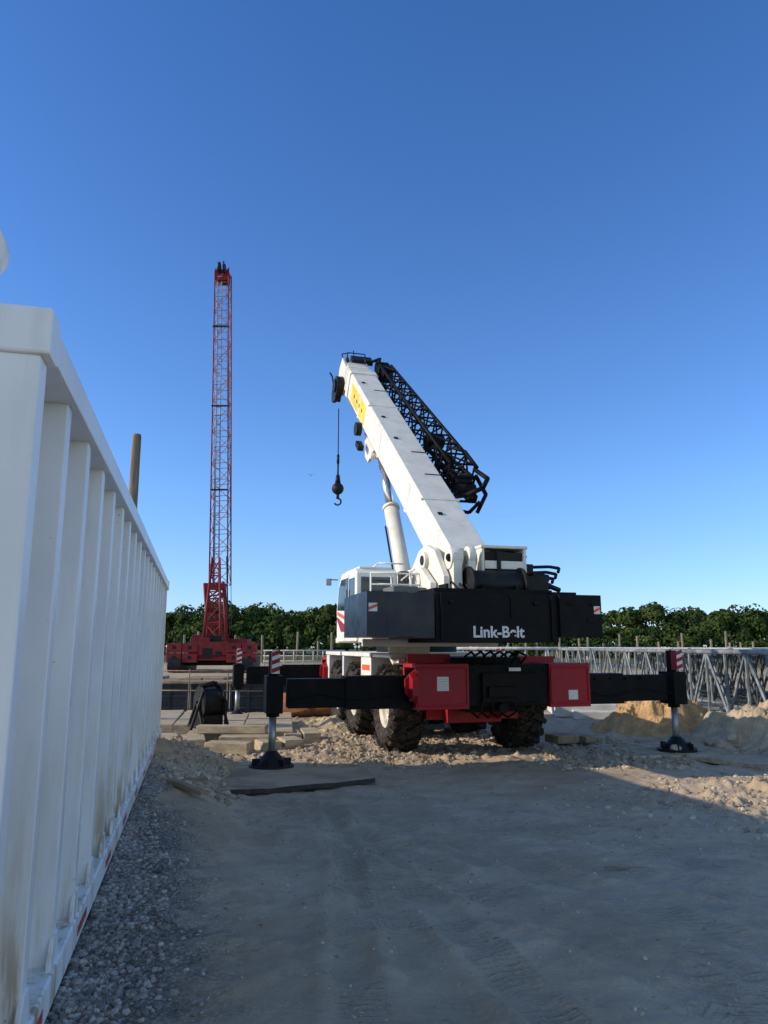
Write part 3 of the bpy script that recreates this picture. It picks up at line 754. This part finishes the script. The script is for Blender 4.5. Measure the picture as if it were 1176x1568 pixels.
b=B(frame(-9.3,26,-.3,0))
for k in range(5):
    x=k*1.35
    b.box(x,x+1.3,0,.06,.0,1.25,0)
    for z in (.05,.42,.8,1.18): b.box(x,x+1.3,-.08,0,z,z+.06,0)
    for xx in (0,.6,1.22): b.box(x+xx,x+xx+.07,-.1,-.082,.0,1.25,0)
b.make('panels',slate,e,.005)
b=B(frame(-9.3,26,-.3,0))
b.box(-.1,6.8,-.15,.9,1.27,1.33)
for k in range(6): b.path([(k*1.3+.1,-.3,0),(k*1.3+.1,-.3,1.75)],.022,6)
for z in (1.05,1.7): b.path([(0,-.3,z),(5.2,-.32,z-.03)],.022,6)
b.make('walkway',plank,e)
b=B(frame(-13,36,.2,0))
for k in range(9):
    b.box(k*1.1,k*1.1+1.0,0,2.5,0.0,.5+.06*math.sin(k*2.2))
b.make('timber_stack',plank,None,.02)
b=B();b.cyl((-3.4,24.5,.35),(.8,25.2,.35),.38,seg=28);b.cyl((-3.42,24.49,.35),(-3.40,24.5,.35),.3,seg=24,mi=1)
b.cyl((-3.2,23.7,.3),(-3.2,23.7,.95),.06,seg=10)
b.make('rusty_steel_pipe',[rust,dark])

def bsec(x,y0,y1,z0,h,w,dx=0,mt=None):
    b=B();n=int((y1-y0)/1.1)
    b.lattice((x,y0,z0+h/2),(x+dx,y1,z0+h/2),(1,0,0),w,h,w,h,n,.07,.038)
    for y in (y0,y1): b.box(x-w/2-.05,x+w/2+.05,y-.04,y+.04,z0-.07,z0+.07);b.box(x-w/2-.05,x+w/2+.05,y-.04,y+.04,z0+h-.07,z0+h+.07)
    b.box(x-.3,x+.3,y0,y1,z0+h+.07,z0+h+.10,1)
    b.make('lattice_boom_section',[mt or galv,galvw])
bsec(9.9,14.2,23.5,.38,1.68,1.7);bsec(9.95,23.9,33.2,.38,1.68,1.7,.1);bsec(10.1,33.6,44,.38,1.68,1.7,.1)
bsec(12.1,15,24,.38,1.68,1.7,0,galvd);bsec(12.2,25,34,.38,1.68,1.7,0,galvd)
bsec(14.4,17,26,.38,1.68,1.7,0,galvd);bsec(14.6,27,38,.38,1.68,1.7,0,galvd)
b=B()
for y in np.arange(14,44,2.9): b.box(8.8,15.4,y,y+.3,.0,.31)
b.make('timber_bearers',plank,None,.01)
b=B()
for k in range(12): b.path([(2.0+k*1.1,40,.3),(2.0+k*1.1,40,2.1)],.05,6)
for z in (1.2,2.1): b.cyl((1.8,40,z),(14.5,40,z),.08,seg=8)
b.make('pipe_railing',galvw)
b=B()
for k in range(9): b.path([(-9.2+k*.75,58,.6),(-9.2+k*.75,58,1.9)],.05,6)
for z in (1.1,1.5,1.9): b.cyl((-9.3,58,z),(-3,58,z),.05,seg=6)
b.make('pipe_railing',galvw)
b=B()
for x in np.concatenate([np.arange(14,46,1.7),np.arange(-22,-5,2.4)]):
    x=x+random.uniform(-.6,.6);y=82+random.uniform(-4,4)
    b.cyl((x,y,-.2),(x+random.uniform(-.1,.1),y,2.5+random.uniform(0,1.3)),.13,seg=8)
b.make('wooden_posts',woodp)
b=B(frame(5.4,24,.0,-6));b.box(0,1.9,0,2.4,.02,.42);b.box(.5,2.3,-.6,.6,.0,.25)
b.make('concrete_slab',conc,None,.03)
b=B(frame(3.9,17.2,.05,25));b.box(0,.6,0,.5,0,.18);b.box(.7,1.0,-.1,.5,0,.14)
b.make('timber_block',plank,None,.02)

def heap(name,cx,cy,rx,ry,h,mat,o,rgh=.45,n=110):
    g=np.linspace(-1.25,1.25,n);A,Bb=np.meshgrid(g,g)
    x=cx+A*rx;y=cy+Bb*ry;r=np.sqrt(A**2+Bb**2)+.25*fbm(x*1.2,y*1.2,o)
    z=h*np.clip(1-r,-.3,1)**1*(1.15)+rgh*h*np.clip(1.1-r,0,1)*fbm(x*3,y*3,o+1,5)
    z=z+H(x,y,False)-.05
    i=(np.arange(n-1)[:,None]*n+np.arange(n-1)[None,:]).ravel()
    return arrmesh(name,np.stack([x.ravel(),y.ravel(),z.ravel()],1),np.stack([i,i+1,i+n+1,i+n],1),mat,False)
clay=M('clay',(.46,.29,.14),.95,dust=.7,dustcol=(.30,.20,.12),var=.3,scale=3,bump=.6,bscale=12,spec=.05)
grd=M('sandy_dirt',(.40,.32,.22),.95,dust=.6,dustcol=(.25,.2,.14),bump=.6,bscale=15,spec=.05)
heap('dirt_mound',7.5,20.2,2.0,1.6,1.05,clay,40)
heap('dirt_mound',-4.1,12.6,.7,1.3,.35,M('brown_dirt',(.36,.26,.165),.95,dust=.5,bump=.6,bscale=15,spec=.05),50)
heap('dirt_mound',9.2,17.6,2.4,1.6,.95,grd,60,.6)
heap('dirt_mound',-1.1,21.0,2.2,2.0,.35,M('tan_dirt',(.46,.35,.22),.95,dust=.5,bump=.6,bscale=15,spec=.05),70)
n=50;stones('rock_pile',8.4+rng.normal(0,1.2,n),16.6+rng.normal(0,.6,n),.04+.12*rng.random(n)**2,tst,1.0)

# ---------------------------------------------------------------- distant trees
fm=bpy.data.materials.new('foliage');fm.use_nodes=True;t=NT(fm);bs=t.n['Principled BSDF']
g=t.new('ShaderNodeNewGeometry');pos=g.outputs['Position']
n1=t.noise(pos,.16,3);n2=t.noise(pos,.7,3)
c=t.mix(t.mapr(n1,.35,.65),c4((.020,.042,.011)),c4((.060,.084,.019)))
c=t.mix(t.mapr(n2,.4,.7,0,.6),c,c4((.024,.045,.013)))
c=t.mix(t.mapr(g.outputs['Random Per Island'],.6,1,0,.35),c,c4((.085,.10,.025)))
t.l.new(c,bs.inputs['Base Color']);bs.inputs['Roughness'].default_value=.8;bs.inputs['Specular IOR Level'].default_value=.08
lq=[]
trunks=B()
def crown(cx,cy,cz,rx,rz,n):
    k=9
    cl=rng.normal(0,1,(k,3));cl/=np.linalg.norm(cl,axis=1)[:,None]
    cl=cl*rng.random((k,1))**.4*.75;cl[:,2]=np.abs(cl[:,2])*1.0-.25
    idx=rng.integers(0,k,n);dv=rng.normal(0,1,(n,3));dv/=np.linalg.norm(dv,axis=1)[:,None]
    p=cl[idx]+dv*(.36+.12*rng.random((n,1)))*(.8+.4*((idx*7)%5)[:,None]/5)
    p=p*np.array([rx,rx,rz])+np.array([cx,cy,cz])
    s=.20+.22*rng.random((n,1))
    a=np.cross(dv,rng.normal(0,1,(n,3)));a/=np.linalg.norm(a,axis=1)[:,None]
    nn=dv+.45*rng.normal(0,1,(n,3));bb=np.cross(a,nn);bb/=np.linalg.norm(bb,axis=1)[:,None]
    q=np.stack([p-a*s-bb*s*.6,p+a*s-bb*s*.5,p+a*s*.8+bb*s*.7,p-a*s*.9+bb*s*.6],1)
    lq.append(q.reshape(-1,3))
for row,(yb,h0,st) in enumerate(((172,12.0,3.9),(163,10.6,4.4),(154,8.2,4.8),(147,5.0,4.4))):
    x=-105
    while x<110:
        x+=st*random.uniform(.5,1.5); y=yb+random.uniform(-3,3)
        hh=h0*random.uniform(.84,1.10)*(1+.05*math.sin(x*.05+1.0)+.05*math.sin(x*.13))
        if x>60: hh*=1.05
        r=random.uniform(2.6,5.0)*(.75 if row==3 else 1)
        crown(x,y,hh-r*.75,r*1.15,r*.95,800 if row<3 else 340)
        crown(x+random.uniform(-1,1),y-1,hh*.45,r,hh*.3,180)
        trunks.cyl((x,y,0),(x,y,hh*.7),.22,.1,seg=6)
Q=np.concatenate(lq);Fq=np.arange(len(Q)).reshape(-1,4)
dt=empty('distant_trees',(0,160,0))
o=arrmesh('crowns',Q,Fq,fm,False);par(o,dt)
trunks.make('trunks',woodp,dt)

b=B(frame(-6.1,60,16.2,30));
b.sphere((0,0,0),.08,10,sc=(.7,2,.7));b.add([(0,.06,.02),(.22,.02,.10),(.42,-.1,.05),(.22,-.1,.09),(0,-.1,.02)],[(0,1,3,4),(1,2,3)]);b.add([(0,.06,.02),(-.22,.02,.10),(-.42,-.1,.05),(-.22,-.1,.09),(0,-.1,.02)],[(0,4,3,1),(1,3,2)])
b.add([(0,-.14,0),(.06,-.26,0),(-.06,-.26,0)],[(0,1,2)])
b.make('seagull',shirt)

# ---------------------------------------------------------------- light
EL,AZ=24.0,-96.0
w=bpy.data.worlds.new('World');scene.world=w;w.use_nodes=True
nt=w.node_tree;bg=nt.nodes['Background'];sk=nt.nodes.new('ShaderNodeTexSky');sk.sky_type='NISHITA';sk.sun_disc=False
sk.sun_elevation=R(EL);sk.sun_rotation=R(AZ);sk.altitude=0;sk.air_density=1.0;sk.dust_density=.1;sk.ozone_density=3.0
tcn=nt.nodes.new('ShaderNodeTexCoord');sp3=nt.nodes.new('ShaderNodeSeparateXYZ');nt.links.new(tcn.outputs['Generated'],sp3.inputs[0])
cr=nt.nodes.new('ShaderNodeValToRGB');nt.links.new(sp3.outputs[2],cr.inputs[0])
E=cr.color_ramp.elements
E[0].position=0;E[0].color=(.35,.44,.68,1)
E[1].position=.72;E[1].color=(.24,.43,.66,1)
e1=E.new(.2);e1.color=(.36,.49,.68,1)
# warm tint added to the unseen sky behind the camera, for less blue ambient
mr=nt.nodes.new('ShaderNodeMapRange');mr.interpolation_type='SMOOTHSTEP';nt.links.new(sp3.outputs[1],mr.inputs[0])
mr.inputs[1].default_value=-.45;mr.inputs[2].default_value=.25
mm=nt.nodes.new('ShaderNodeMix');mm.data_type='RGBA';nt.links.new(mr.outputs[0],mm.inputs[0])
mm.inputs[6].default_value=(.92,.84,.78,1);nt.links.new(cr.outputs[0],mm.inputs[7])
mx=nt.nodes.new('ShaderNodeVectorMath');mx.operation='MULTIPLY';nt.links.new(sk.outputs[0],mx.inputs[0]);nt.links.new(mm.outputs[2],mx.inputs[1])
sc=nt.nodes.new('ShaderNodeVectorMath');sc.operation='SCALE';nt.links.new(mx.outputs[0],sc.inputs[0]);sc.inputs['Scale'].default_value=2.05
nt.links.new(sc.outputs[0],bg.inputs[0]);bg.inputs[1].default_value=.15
sun=bpy.data.lights.new('sun','SUN');sun.energy=4.6;sun.angle=R(.5);sun.color=(1,.88,.70)
so=bpy.data.objects.new('sun',sun);scene.collection.objects.link(so)
dv=Vector((math.sin(R(AZ))*math.cos(R(EL)),math.cos(R(AZ))*math.cos(R(EL)),math.sin(R(EL))))
so.rotation_euler=dv.to_track_quat('Z','Y').to_euler();so.location=(-20,0,20)
cam=bpy.data.cameras.new('camera');co=bpy.data.objects.new('camera',cam);scene.collection.objects.link(co)
cam.sensor_fit='VERTICAL';cam.sensor_height=36;cam.lens=26;cam.clip_end=3000;cam.clip_start=.05
co.location=(0,0,2.2);co.rotation_euler=(R(90+10.31),0,0)
scene.camera=co
scene.view_settings.view_transform='Standard';scene.view_settings.look='None';scene.view_settings.exposure=0
